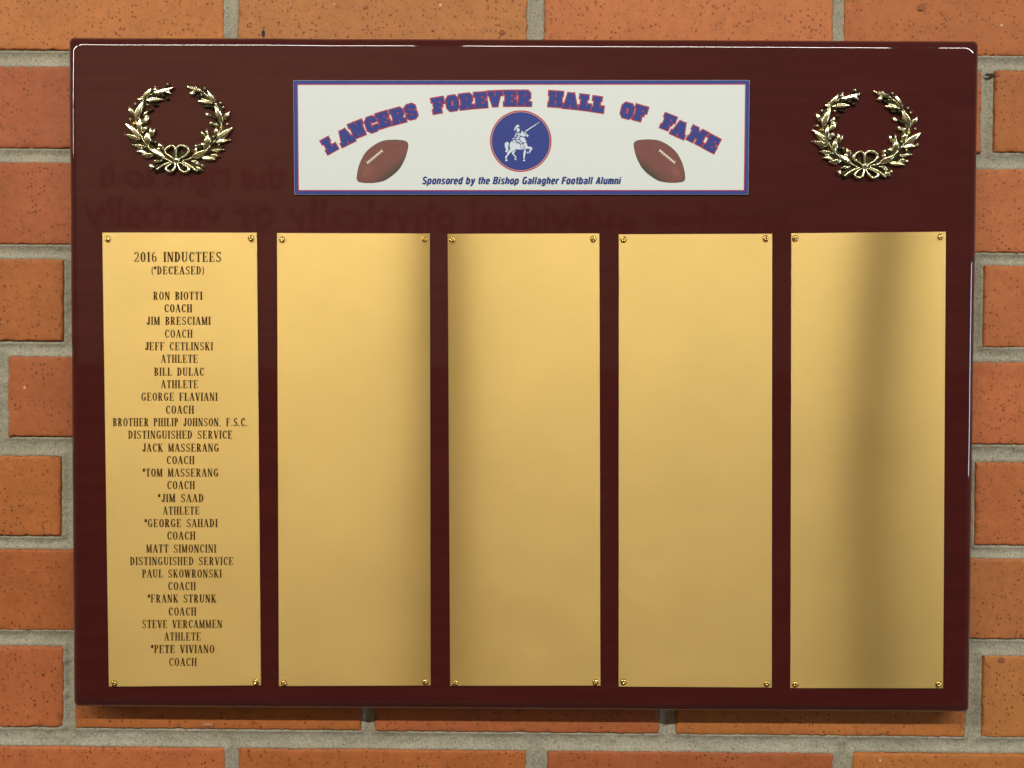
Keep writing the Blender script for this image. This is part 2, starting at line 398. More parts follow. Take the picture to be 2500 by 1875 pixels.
def board():
    R_ = 0.0075
    cs = [P(170, 92, T - .006), P(2387, 100.5, T - .006), P(2364, 1738, T - .006), P(182, 1724, T - .006)]
    cs = [Vector((c.x, 0, c.z)) for c in cs]
    c0 = sum(cs, Vector()) / 4
    NS, NC = 70, 8
    def ring(inset, depth, rc, wob):
        pts = []
        for k in range(4):
            a, b, cprev = cs[k], cs[(k + 1) % 4], cs[k - 1]
            d1 = (b - a).normalized(); d0 = (a - cprev).normalized()
            n1 = Vector((-d1.z, 0, d1.x)); n1 = n1 if n1.dot(c0 - a) > 0 else -n1
            n0 = Vector((-d0.z, 0, d0.x)); n0 = n0 if n0.dot(c0 - a) > 0 else -n0
            corner = a + (n1 + n0) * inset
            ctr = corner + (n1 + n0) * rc
            for i in range(NC + 1):
                ang = i / NC * math.pi / 2
                pts.append(ctr - n0 * rc * math.cos(ang) - n1 * rc * math.sin(ang))
            # along the side to the next corner
            d2 = (cs[(k + 2) % 4] - b).normalized(); n2 = Vector((-d2.z, 0, d2.x)); n2 = n2 if n2.dot(c0 - b) > 0 else -n2
            s0 = a + (n1 + n0) * inset + n0 * rc; s1 = b + (n1 + n2) * inset + n2 * rc
            s0 = pts[-1]; e1 = b + (n2 + n1) * inset + (n2 + n1) * rc - n1 * rc
            for i in range(1, NS):
                q = s0.lerp(e1, i / NS)
                q = q + n1 * (nz(q.x, q.z, k, 14, 2) * wob)
                pts.append(q)
        return [Vector((p.x, -depth, p.z)) for p in pts]
    rings = [ring(0.0025, 0.003, 0.001, 0), ring(0.0, 0.005, 0.0015, 0), ring(0.0, T - R_, 0.0018, 0)]
    for i in range(1, 15):
        a = i / 14 * math.pi / 2
        rings.append(ring(R_ * (1 - math.cos(a)) , T - R_ + R_ * math.sin(a), 0.0018 + 0.0035 * math.sin(a), 0.00022))
    V, F = [], []
    n_ = len(rings[0])
    for rg in rings: V += rg
    for k in range(len(rings) - 1):
        for i in range(n_):
            j = (i + 1) % n_
            F.append((k * n_ + i, k * n_ + j, (k + 1) * n_ + j, (k + 1) * n_ + i))
    F.append(tuple(range((len(rings) - 1) * n_, len(rings) * n_)))
    F.append(tuple(range(n_ - 1, -1, -1)))
    o = obj('wooden_board', V, F, M_LACQ, plaque, smooth=True)
    o.data.polygons[len(F) - 2].use_smooth = False
    bm = bmesh.new(); bm.from_mesh(o.data); bmesh.ops.recalc_face_normals(bm, faces=bm.faces); bm.to_mesh(o.data); bm.free()
board()

# brass plates --------------------------------------------------------
PL = [[(249.9,567.8),(626.7,568.1),(636.8,1672.9),(265.9,1676.1)],
      [(676.4,569.0),(1048.9,570.1),(1051.2,1673.4),(681.1,1674.8)],
      [(1093.1,571.0),(1463.1,569.9),(1465.8,1673.6),(1099.2,1674.1)],
      [(1511.2,572.2),(1885.1,570.8),(1884.2,1678.4),(1510.5,1676.1)],
      [(1932.3,569.5),(2309.1,565.8),(2302.4,1680.1),(1929.8,1679.7)]]
SC = [[(262.2,583.4),(612.8,581.9),(624.4,1665.0),(278.2,1668.3)],
      [(688.4,585.1),(1036.8,583.9),(1038.6,1664.6),(693.6,1667.3)],
      [(1104.1,585.1),(1448.6,583.3),(1454.0,1665.3),(1111.4,1667.1)],
      [(1522.5,584.7),(1869.5,582.1),(1872.2,1668.7),(1522.3,1664.4)],
      [(1942.3,582.1),(2295.8,578.7),(2290.9,1670.0),(1941.6,1670.5)]]
TP = 0.0009                      # plate thickness
DP = T + TP
WARP = [0.35, 0.6, -0.5, 0.4, 0.7]
LAB = ['engraved brass plate at the left with the list of names', 'blank brass plate right beside the engraved one',
       'blank brass plate in the middle of the five', 'blank brass plate fourth from the left', 'blank brass plate at the right edge with a dark streak']
def plate_y(k, fu, fv):
    # hand-screwed thin sheet: almost flat, a few hundredths of a millimetre of bow
    return DP + 0.00005 * WARP[k] * math.sin(fu * math.pi) * (0.6 + 0.4 * math.sin(fv * 3)) + 0.00002 * nz(fu * 2.2, fv * 2 + k * 5, k, 1, 2)
def screw_mesh():
    V, F = [], []; n_, m_ = 28, 9; R_ = 0.00215; H_ = 0.00135
    for j in range(m_ + 1):
        a = j / m_ * math.pi / 2; rr = R_ * math.cos(a) ** 0.85 if j < m_ else 0
        for i in range(n_):
            th = i / n_ * 2 * math.pi; x, z = rr * math.cos(th), rr * math.sin(th); y = H_ * math.sin(a)
            cr = (abs(x) < 0.00030 and abs(z) < 0.00115) or (abs(z) < 0.00030 and abs(x) < 0.00115)
            if cr: y -= 0.00060
            V.append((x, -y, z))
    for j in range(m_):
        for i in range(n_):
            F.append((j * n_ + i, j * n_ + (i + 1) % n_, (j + 1) * n_ + (i + 1) % n_, (j + 1) * n_ + i))
    me = bpy.data.meshes.new('screw'); me.from_pydata(V, [], F); me.materials.append(M_SCREW)
    me.polygons.foreach_set('use_smooth', [True] * len(F)); me.update()
    return me
SCREW = screw_mesh()
plates = []
for k, q in enumerate(PL):
    A, B, Cc, D_ = [P(x, y, DP) for x, y in q]
    nu, nv = 36, 60; V, F, mi, UV = [], [], [], []
    for j in range(nv + 1):
        for i in range(nu + 1):
            fu, fv = i / nu, j / nv
            p = A.lerp(B, fu).lerp(D_.lerp(Cc, fu), fv)
            V.append(Vector((p.x, -plate_y(k, fu, fv), p.z)))
    for j in range(nv):
        for i in range(nu):
            a = j * (nu + 1) + i; F.append((a, a + nu + 1, a + nu + 2, a + 1)); mi.append(0)
    rim = list(range(nu + 1)) + [j * (nu + 1) + nu for j in range(1, nv + 1)] + [nv * (nu + 1) + i for i in range(nu - 1, -1, -1)] + [j * (nu + 1) for j in range(nv - 1, 0, -1)]
    r0 = len(V)
    for i in rim: V.append(V[i].copy())
    rim = list(range(r0, r0 + len(rim)))
    b0 = len(V); ctr = (A + B + Cc + D_) / 4
    for i in rim:
        p = V[i]; d = (p - ctr); s = Vector((math.copysign(0.00006, d.x), 0.00008, math.copysign(0.00006, d.z)))
        V.append(p + s)
    b1 = len(V)
    for i in rim: V.append(Vector((V[i].x + math.copysign(0.00012, V[i].x - ctr.x), -T + 0.0002, V[i].z + math.copysign(0.00012, V[i].z - ctr.z))))
    m_ = len(rim)
    for s in range(m_):
        t2 = (s + 1) % m_
        F.append((rim[s], rim[t2], b0 + t2, b0 + s)); mi.append(1)
        F.append((b0 + s, b0 + t2, b1 + t2, b1 + s)); mi.append(1)
    o = obj('brass_plate', V, F, [M_BRASS, M_EDGE], plaque, smooth=True, mi=mi, origin=(ctr.x, -T, D_.z))
    o['label'] = LAB[k]
    for p in o.data.polygons:
        if p.material_index: p.use_smooth = False
    uv = o.data.uv_layers.new(name='brush')
    for lp in o.data.loops:
        v = o.data.vertices[lp.vertex_index].co; uv.data[lp.index].uv = (v.x * 4, v.z * 4)
    plates.append(o)
    for (sx, sy) in SC[k]:
        s_ = bpy.data.objects.new('screw', SCREW); C.objects.link(s_); s_.parent = o
        s_.location = P(sx, sy, DP + 0.0002) - WL[o.name]
        s_.rotation_euler = (random.uniform(-.12, .12), random.uniform(0, 1.57), random.uniform(-.12, .12))

# ------------------------------------------------------------------ flat lettering helpers
class Ink:
    """flat printed / engraved shapes in local (u, v); every overlapping stroke sits a few microns above the last"""
    def __init__(s): s.V, s.F, s.mi, s.k = [], [], [], 0
    def poly(s, pts, m=0, d=0.0):
        b = len(s.V); s.V += [(x, y, d + s.k * 3.5e-6) for x, y in pts]; s.F.append(tuple(range(b, b + len(pts)))); s.mi.append(m); s.k = (s.k + 1) % 22
    def strip(s, pts, w, m=0, d=0.0, closed=False, ext=0.0):
        n_ = len(pts); P_ = [Vector((x, y)) for x, y in pts]; W_ = w if isinstance(w, list) else [w] * n_
        if ext and not closed:
            P_[0] = P_[0] - (P_[1] - P_[0]).normalized() * ext; P_[-1] = P_[-1] + (P_[-1] - P_[-2]).normalized() * ext
        b = len(s.V)
        for i in range(n_):
            pa = P_[i - 1] if (i > 0 or closed) else None; pb = P_[(i + 1) % n_] if (i < n_ - 1 or closed) else None
            d0 = (P_[i] - pa).normalized() if pa is not None else None; d1 = (pb - P_[i]).normalized() if pb is not None else None
            t_ = (d0 or d1) if (d0 is None or d1 is None) else (d0 + d1).normalized()
            nn = Vector((-t_.y, t_.x)); k = 1.0
            if d0 is not None and d1 is not None:
                k = 1 / max(0.45, nn.dot(Vector((-d1.y, d1.x))))
            h = W_[i] / 2 * k
            for sg in (1, -1): q = P_[i] + nn * h * sg; s.V.append((q.x, q.y, d + s.k * 3.5e-6 + (i % 8) * 1.2e-6))
        for i in range(n_ if closed else n_ - 1):
            a, c = b + 2 * i, b + 2 * ((i + 1) % n_); s.F.append((a, a + 1, c + 1, c)); s.mi.append(m)
        s.k = (s.k + 1) % 22

Tk, Tn = 0.168, 0.076
def glyph(ch):
    """narrow engraver's roman capitals -> (advance, [(points, widths)])"""
    G = []
    def L(x0, y0, x1, y1, w=Tn): G.append(([(x0, y0), (x1, y1)], w))
    def V_(x, y0=0.0, y1=1.0, w=Tk, s='bt'):
        L(x, y0, x, y1, w)
        if 'b' in s: L(x - w / 2 - .06, y0 + .028, x + w / 2 + .06, y0 + .028, .056)
        if 't' in s: L(x - w / 2 - .06, y1 - .028, x + w / 2 + .06, y1 - .028, .056)
    def H_(x0, x1, y): L(x0, y, x1, y, .056)
    def A_(cx, cy, rx, ry, a0, a1, wt=Tk, wn=Tn):
        n_ = max(6, int(abs(a1 - a0) / 18)); pts, ws = [], []
        for i in range(n_ + 1):
            a = math.radians(a0 + (a1 - a0) * i / n_); k = abs(math.cos(a))
            wd = wn + (wt - wn) * k ** 1.3
            pts.append((cx + (rx - wd / 2) * math.cos(a), cy + (ry - wd / 2) * math.sin(a))); ws.append(wd)
        G.append((pts, ws))
    w = .56
    if ch == 'A': L(.06, 0, .27, 1); L(.27, 1, .49, 0, Tk); H_(.13, .40, .34); H_(-.02, .16, .028); H_(.37, .61, .028); w = .59
    elif ch == 'B': V_(.13); A_(.20, .75, .27, .25, -90, 90); A_(.20, .26, .31, .26, -90, 90); H_(.1, .25, .972); H_(.1, .25, .51); H_(.1, .25, .028); w = .53
    elif ch in 'CG':
        A_(.29, .5, .27, .5, 48, 312)
        if ch == 'C': L(.49, .97, .49, .68, .06); L(.46, .14, .52, .26, .05); w = .55
        else: V_(.46, .06, .46, Tk, 't'); L(.46, .97, .46, .70, .06); w = .6
    elif ch == 'D': V_(.13); A_(.20, .5, .34, .5, -90, 90); H_(.1, .24, .972); H_(.1, .24, .028); w = .58
    elif ch in 'EF':
        V_(.13); H_(.1, .48, .972); H_(.13, .36, .51); L(.465, 1, .465, .76, .06); L(.35, .40, .35, .62, .05); w = .52
        if ch == 'E': H_(.1, .50, .028); L(.485, 0, .485, .26, .06); w = .55
    elif ch == 'H': V_(.12); V_(.48); H_(.12, .48, .51); w = .61
    elif ch == 'I': V_(.13); w = .26
    elif ch == 'J': V_(.33, .22, 1, Tk, 't'); A_(.225, .23, .18, .23, 360, 190, Tk, Tn); L(.03, .25, .14, .25, .12); w = .45
    elif ch == 'K': V_(.13); L(.17, .40, .47, 1); L(.24, .56, .50, 0, Tk); H_(.37, .56, .972); H_(.40, .62, .028); w = .60
    elif ch == 'L': V_(.13); H_(.1, .48, .028); L(.465, 0, .465, .28, .06); w = .52
    elif ch == 'M': V_(.08, w=Tn + .01); V_(.56, w=Tk); L(.09, 1, .31, .05, Tk * .95); L(.31, .05, .54, 1, Tn); w = .70
    elif ch == 'N': V_(.09, w=Tn + .01); V_(.49, w=Tn + .01, s='t'); L(.10, 1, .49, 0, Tk); w = .60
    elif ch == 'O': A_(.29, .5, .28, .5, 0, 360); w = .58
    elif ch in 'PR':
        V_(.13); A_(.20, .73, .28, .27, -90, 90); H_(.1, .24, .972); H_(.1, .26, .474); w = .50
        if ch == 'R': L(.27, .47, .47, 0, Tk * .9); H_(.40, .56, .028); w = .58
    elif ch == 'S':
        A_(.26, .735, .225, .265, 35, 255, .12, .07); A_(.26, .265, .235, .265, 75, -145, .12, .07)
        L(.16, .60, .36, .40, .13); L(.445, .98, .445, .72, .05); L(.05, .02, .05, .28, .05); w = .52
    elif ch == 'T': V_(.27, s='b'); H_(.02, .52, .972); L(.045, 1, .045, .74, .06); L(.495, 1, .495, .74, .06); w = .54
    elif ch == 'U': V_(.12, .26, 1, Tk, 't'); V_(.48, .26, 1, Tn + .01, 't'); A_(.28, .27, .235, .27, 180, 360, Tk * .8, Tn); w = .60
    elif ch == 'V': L(.09, 1, .29, 0, Tk); L(.29, 0, .50, 1); H_(-.02, .20, .972); H_(.41, .59, .972); w = .57
    elif ch == 'W': L(.09, 1, .24, 0, Tk); L(.24, 0, .38, 1); L(.38, 1, .53, 0, Tk); L(.53, 0, .68, 1); H_(-.02, .2, .972); H_(.6, .77, .972); w = .76
    elif ch == '2': A_(.25, .72, .23, .28, 170, -40, .13, .07); L(.43, .58, .08, .06, .09); H_(.04, .48, .045); L(.46, .03, .48, .24, .06); w = .52
    elif ch == '0': A_(.27, .5, .25, .5, 0, 360); w = .55
    elif ch == '1': V_(.16, s='b'); L(.03, .80, .14, .96, .07); w = .32
    elif ch == '6': A_(.27, .30, .23, .30, 0, 360, .13, .06); A_(.36, .5, .33, .5, 180, 90, .13, .06); w = .54
    elif ch == '(': A_(.26, .45, .24, .60, 115, 245, .11, .08); w = .24
    elif ch == ')': A_(-.02, .45, .24, .60, 65, -65, .11, .08); w = .24
    elif ch == '*': G.append(([(-.04, .80), (.02, .80), (.18, .80), (.24, .80)], [.20, .40, .40, .20])); w = .22
    elif ch == '.': L(.03, .06, .15, .06, .12); w = .22
    elif ch == ',': L(.03, .06, .15, .06, .12); L(.13, .08, .08, -.10, .06); w = .24
    elif ch == ' ': w = .46
    return w + (.10 if ch != ' ' else .06), G

def engraved_line(body, xl, xr, ybase, cap, parent):
    ink = Ink(); x = 0.0
    for ch in body:
        adv, G = glyph(ch)
        for pts, w in G: ink.strip([(px + x, py) for px, py in pts], w)
        x += adv
    x -= 0.10
    base = WL[parent.name]; V = []
    for (u_, v_, d_) in ink.V:
        p = P(xl + (xr - xl) * u_ / x, ybase - v_ * cap, DP + 0.00011 + d_); V.append(p)
    obj('engraved_line', V, ink.F, M_ENGR, parent)
Z = 1.1302
LINES = [('2016 INDUCTEES', 289, 478, 555), ('(*DECEASED)', 327, 441, 584), ('RON BIOTTI', 331, 437, 639), ('COACH', 355, 415, 666),
 ('JIM BRESCIAMI', 316, 455, 693), ('COACH', 356, 416, 721), ('JEFF CETLINSKI', 313, 460, 748), ('ATHLETE', 348, 427, 775),
 ('BILL DULAC', 333, 441, 803), ('ATHLETE', 348, 428, 830), ('GEORGE FLAVIANI', 305, 470, 857), ('COACH', 358, 419, 885),
 ('BROTHER PHILIP JOHNSON, F.S.C.', 244, 535, 912), ('DISTINGUISHED SERVICE', 277, 502, 939), ('JACK MASSERANG', 307, 473, 967), ('COACH', 360, 420, 994),
 ('*TOM MASSERANG', 309, 472, 1021), ('COACH', 361, 421, 1048), ('*JIM SAAD', 342, 440, 1076), ('ATHLETE', 352, 431, 1103),
 ('*GEORGE SAHADI', 313, 470, 1130), ('COACH', 361, 422, 1157), ('MATT SIMONCINI', 316, 467, 1185), ('DISTINGUISHED SERVICE', 281, 504, 1212),
 ('PAUL SKOWRONSKI', 307, 479, 1239), ('COACH', 363, 423, 1266), ('*FRANK STRUNK', 320, 467, 1293), ('COACH', 364, 424, 1321),
 ('STEVE VERCAMMEN', 307, 480, 1348), ('ATHLETE', 355, 434, 1375), ('*PETE VIVIANO', 327, 463, 1402), ('COACH', 365, 425, 1430)]
for i, (t_, a, b, yc) in enumerate(LINES):
    cap = 24.6 if i == 0 else 20.0
    engraved_line(t_, a * Z, b * Z, yc * Z + cap / 2, cap, plates[0])

# ------------------------------------------------------------------ header plate
HQ = [(716.3, 196.5), (1830.0, 195.8), (1826.6, 474.6), (718.8, 474.6)]
DH = T + 0.0012
def quad_at(q, u_, v_, d):   # u, v in 0..1 from the top left
    A, B, Cc, D_ = [P(x, y, d) for x, y in q]
    return A.lerp(B, u_).lerp(D_.lerp(Cc, u_), v_)
A, B, Cc, D_ = [P(x, y, DH) for x, y in HQ]; ctr = (A + B + Cc + D_) / 4
fr_ = [A, B, Cc, D_]; V = []
for p in fr_: V.append(p)
for p in fr_: V.append(Vector((p.x + math.copysign(.0001, p.x - ctr.x), -DH + 0.0002, p.z + math.copysign(.0001, p.z - ctr.z))))
for p in fr_: V.append(Vector((p.x + math.copysign(.0001, p.x - ctr.x), -T + 0.0001, p.z + math.copysign(.0001, p.z - ctr.z))))
F = [(0, 3, 2, 1)] + [(i, (i + 1) % 4, 4 + (i + 1) % 4, 4 + i) for i in range(4)] + [(4 + i, 4 + (i + 1) % 4, 8 + (i + 1) % 4, 8 + i) for i in range(4)]
M_HEDGE = flat('blue_plate_edge', (0.20, 0.21, 0.33), 0.25, Metallic=0.6)
header = obj('header_plate', V, F, [M_WHITE, M_HEDGE], plaque, mi=[0] + [1] * 8, origin=(ctr.x, -T, D_.z))
header['label'] = 'white printed title plate with blue and red border'
E5 = 0.00004
def px_obj(name, ink, mats, parent, d0=DH + E5):
    V = [P(u_, v_, d0 + d_) for u_, v_, d_ in ink.V]
    F = []
    for f_ in ink.F:      # make every face look at the camera
        a, b, c = (V[i] for i in f_[:3]); area_ = 0
        for i in range(len(f_)):
            p, q = V[f_[i]], V[f_[(i + 1) % len(f_)]]; area_ += p.x * q.z - q.x * p.z
        F.append(f_ if area_ > 0 else tuple(reversed(f_)))
    return obj(name, V, F, mats, parent, mi=ink.mi)
def inset_ring(q, i0, i1, ink, m, d=0.0):
    # mitred frame between insets i0 and i1 (photo pixels) from the quad's edge
    def corner(k, i):
        sx = 1 if k in (0, 3) else -1; sy = 1 if k in (0, 1) else -1
        return (q[k][0] + sx * i, q[k][1] + sy * i)
    for k in range(4):
        j = (k + 1) % 4
        ink.poly([corner(k, i0), corner(j, i0), corner(j, i1), corner(k, i1)], m, d)
ink = Ink(); inset_ring(HQ, 0.4, 8.6, ink, 0); inset_ring(HQ, 8.6, 10.9, ink, 1)
px_obj('printed_border', ink, [M_BLUE, M_RED], header)

# block capitals with a red outline
def block(ch):
    B, Sx = [], []      # boxes (x0, y0, x1, y1); strokes (points, width, closed)
    b = lambda *a: B.append(a)
    s = lambda pts, w, c=False: Sx.append((pts, w, c))
    if ch == 'L': b(.10, 0, .46, 1); b(0, .74, .54, 1); b(0, 0, .74, .28); b(.53, 0, .74, .42); w = .74
    elif ch == 'A': s([(.40, .97), (.19, .1)], .28); s([(.48, .97), (.72, .1)], .34); b(.28, .80, .60, 1); b(.25, .22, .62, .44); b(0, 0, .40, .25); b(.50, 0, .92, .25); w = .92
    elif ch == 'N': b(.09, 0, .34, 1); b(.58, 0, .83, 1); s([(.22, .93), (.70, .07)], .36); b(0, .75, .36, 1); b(0, 0, .42, .25); b(.50, .75, .92, 1); w = .92
    elif ch == 'C': s([(.60, .60), (.60, .76), (.51, .85), (.28, .85), (.17, .72), (.17, .28), (.28, .15), (.51, .15), (.60, .24), (.60, .40)], .32); w = .77
    elif ch == 'O': s([(.53, .84), (.26, .84), (.17, .72), (.17, .28), (.26, .16), (.53, .16), (.62, .28), (.62, .72)], .31, True); w = .79
    elif ch in 'EF':
        b(.09, 0, .44, 1); b(0, .75, .76, 1); b(.40, .38, .62, .62); b(.57, .58, .76, 1)
        if ch == 'E': b(0, 0, .78, .25); b(.59, 0, .78, .42)
        else: b(0, 0, .52, .25)
        w = .78
    elif ch == 'R': b(.09, 0, .42, 1); b(0, 0, .42, .25); b(0, .75, .42, 1); s([(.3, .87), (.60, .87), (.68, .78), (.68, .58), (.60, .49), (.3, .49)], .27); s([(.50, .5), (.64, .1)], .28); b(.50, 0, .86, .25); w = .86
    elif ch == 'S': s([(.60, .62), (.60, .78), (.52, .86), (.28, .86), (.18, .78), (.18, .62), (.28, .53), (.52, .47), (.62, .38), (.62, .22), (.52, .14), (.28, .14), (.18, .22), (.18, .38)], .27); w = .80
    elif ch == 'V': s([(.21, .93), (.43, .1)], .33); s([(.69, .93), (.47, .1)], .28); b(0, .72, .42, 1); b(.50, .72, .92, 1); b(.33, 0, .57, .2); w = .92
    elif ch == 'H': b(.06, 0, .38, 1); b(.50, 0, .82, 1); b(.3, .38, .6, .64); b(0, .74, .42, 1); b(.46, .74, .88, 1); b(0, 0, .42, .26); b(.46, 0, .88, .26); w = .88
    elif ch == 'M': b(.08, 0, .36, 1); b(.66, 0, .94, 1); s([(.24, .92), (.51, .34)], .30); s([(.78, .92), (.51, .34)], .30); b(0, .75, .36, 1); b(.66, .75, 1.02, 1); b(0, 0, .42, .25); b(.60, 0, 1.02, .25); w = 1.02
    return w, B, Sx
LET = [('L',804.2,353.7,29),('A',843.4,334.7,26.5),('N',872.5,315.7,22),('C',907.3,303.7,19),('E',935.8,292.3,17),('R',971.3,282.8,15),('S',1003.5,272.7,14),
 ('F',1070.4,257.0,9.5),('O',1104.6,251.9,8.3),('R',1138.7,247.5,6.5),('E',1173.6,244.3,4.2),('V',1209.0,241.1,2.2),('E',1245.5,239.9,.3),('R',1280.0,239.9,-.3),
 ('H',1356.7,241.8,-3.5),('A',1393.2,246.3,-5.2),('L',1428.8,250.4,-6.6),('L',1460.5,255.0,-8.2),('O',1531.6,270.3,-14),('F',1563.5,276.8,-16),
 ('F',1632.3,299.0,-21),('A',1659.8,315.6,-24),('M',1702.5,331.7,-26),('E',1737.8,350.5,-28)]
ink = Ink(); HB = 37.5
for ch, cx, cy, ang in LET:
    w_, B_, S_ = block(ch); ca, sa = math.cos(math.radians(ang)), math.sin(math.radians(ang))
    def tr(x, y):
        x = (x - w_ / 2) * HB * 1.04; y = (y - .5) * HB
        return (cx + x * ca - y * sa * 1.0, cy - (x * sa + y * ca))
    # (u to the right, v up in the letter; photo y runs down)
    for layer, grow in ((1, .072), (0, 0.0)):
        d = 0.0 if layer else 0.00010
        for x0, y0, x1, y1 in B_:
            ink.poly([tr(x0 - grow, y0 - grow), tr(x1 + grow, y0 - grow), tr(x1 + grow, y1 + grow), tr(x0 - grow, y1 + grow)], layer, d)
        for pts, wd, cl in S_:
            ink.strip([tr(x, y) for x, y in pts], (wd + 2 * grow) * HB, layer, d, cl, ext=grow * HB)
px_obj('title_lettering', ink, [M_BLUE, M_RED], header)

# sponsor line: heavy condensed oblique sans
def sans(ch):
    T_ = .175; G = []
    def st(*pts, w=T_): G.append((list(pts), w, False))
    def ar(cx, cy, rx, ry, a0, a1, w=T_, ys=1.0):
        n_ = max(6, int(abs(a1 - a0) / 20)); pts = []
        for i in range(n_ + 1):
            a = math.radians(a0 + (a1 - a0) * i / n_); c_, s_ = math.cos(a), math.sin(a); e = 0.78
            pts.append((cx + (rx - w / 2) * math.copysign(abs(c_) ** e, c_), cy + (ry - w * .42) * math.copysign(abs(s_) ** e, s_)))
        G.append((pts, w, False))
    X = .75; adv = .5
    if ch == 'S': ar(.24, .745, .235, .265, 20, 240, .17); ar(.24, .262, .24, .272, 60, -165, .17); st((.13, .60), (.36, .41), w=.19); adv = .5
    elif ch == 'p': st((.09, X), (.09, -.24)); ar(.235, .375, .225, .385, 0, 360); adv = .48
    elif ch == 'o': ar(.225, .375, .225, .385, 0, 360); adv = .46
    elif ch == 'n': st((.09, X), (.09, 0)); st((.09, .58), (.16, .665), (.27, .665), (.345, .58), (.345, 0)); adv = .455
    elif ch == 'u': st((.09, X), (.09, .17), (.16, .085), (.27, .085), (.345, .17)); st((.345, X), (.345, 0)); adv = .455
    elif ch == 'm': st((.09, X), (.09, 0)); st((.09, .60), (.15, .665), (.24, .665), (.31, .58), (.31, 0)); st((.31, .60), (.37, .665), (.46, .665), (.53, .58), (.53, 0)); adv = .64
    elif ch == 'h': st((.09, 1), (.09, 0)); st((.09, .58), (.16, .665), (.27, .665), (.345, .58), (.345, 0)); adv = .455
    elif ch == 's': ar(.205, .555, .195, .205, 15, 245, .15); ar(.205, .20, .205, .21, 65, -165, .15); st((.12, .45), (.30, .31), w=.16); adv = .43
    elif ch == 'r': st((.09, X), (.09, 0)); st((.09, .55), (.17, .66), (.31, .67)); adv = .32
    elif ch == 'e': ar(.22, .375, .22, .385, -40, -360); st((.09, .385), (.42, .385), w=.12); adv = .45
    elif ch == 'd': st((.36, 1), (.36, 0)); ar(.225, .375, .225, .385, 0, 360); adv = .48
    elif ch == 'b': st((.09, 1), (.09, 0)); ar(.235, .375, .225, .385, 0, 360); adv = .48
    elif ch == 'y': st((.07, X), (.22, .08)); st((.37, X), (.24, .10), (.17, -.17), (.04, -.17)); adv = .43
    elif ch == 't': st((.15, .97), (.15, .17), (.20, .08), (.29, .08)); st((.0, .67), (.29, .67), w=.15); adv = .30
    elif ch == 'i': st((.09, X), (.09, 0)); st((.09, 1.0), (.09, .86)); adv = .225
    elif ch == 'l': st((.09, 1), (.09, 0)); adv = .225
    elif ch == 'a': st((.345, .0), (.345, .58), (.27, .67), (.14, .67), (.08, .55)); ar(.20, .205, .20, .215, 0, 360, .15); adv = .455
    elif ch == 'g': st((.36, X), (.36, -.06), (.29, -.17), (.14, -.17), (.07, -.10)); ar(.225, .395, .225, .365, 0, 360); adv = .48
    elif ch == 'B': st((.09, 1), (.09, 0), w=.19); ar(.24, .745, .245, .26, -90, 90, .17); ar(.24, .265, .265, .27, -90, 90, .17); st((.08, .925), (.26, .925), w=.15); st((.08, .51), (.26, .51), w=.15); st((.08, .075), (.26, .075), w=.15); adv = .53
    elif ch == 'G': ar(.26, .5, .25, .51, 40, 330, .18); st((.42, .0), (.42, .48)); st((.27, .45), (.5, .45), w=.14); adv = .55
    elif ch == 'F': st((.09, 1), (.09, 0), w=.19); st((.08, .92), (.43, .92), w=.16); st((.08, .51), (.38, .51), w=.16); adv = .44
    elif ch == 'A': st((.09, 0), (.23, .97)); st((.41, 0), (.27, .97)); st((.13, .27), (.38, .27), w=.14); adv = .50
    elif ch == ' ': adv = .27
    return adv, G
ink = Ink(); sx_ = 0.0; words = []
for ch in 'Sponsored by the Bishop Gallagher Football Alumni':
    adv, G = sans(ch)
    for pts, w_, c_ in G: words.append(([(x + sx_, y) for x, y in pts], w_))
    sx_ += adv + .028
SH = .34
for pts, w_ in words:
    ink.strip([(1029.5 + (x / sx_) * 486 + y * SH * 17.6 * .62, 449.6 - y * 17.6) for x, y in pts], w_ * 24, 0, 0.0)
px_obj('sponsor_line', ink, [M_NAVY], header)

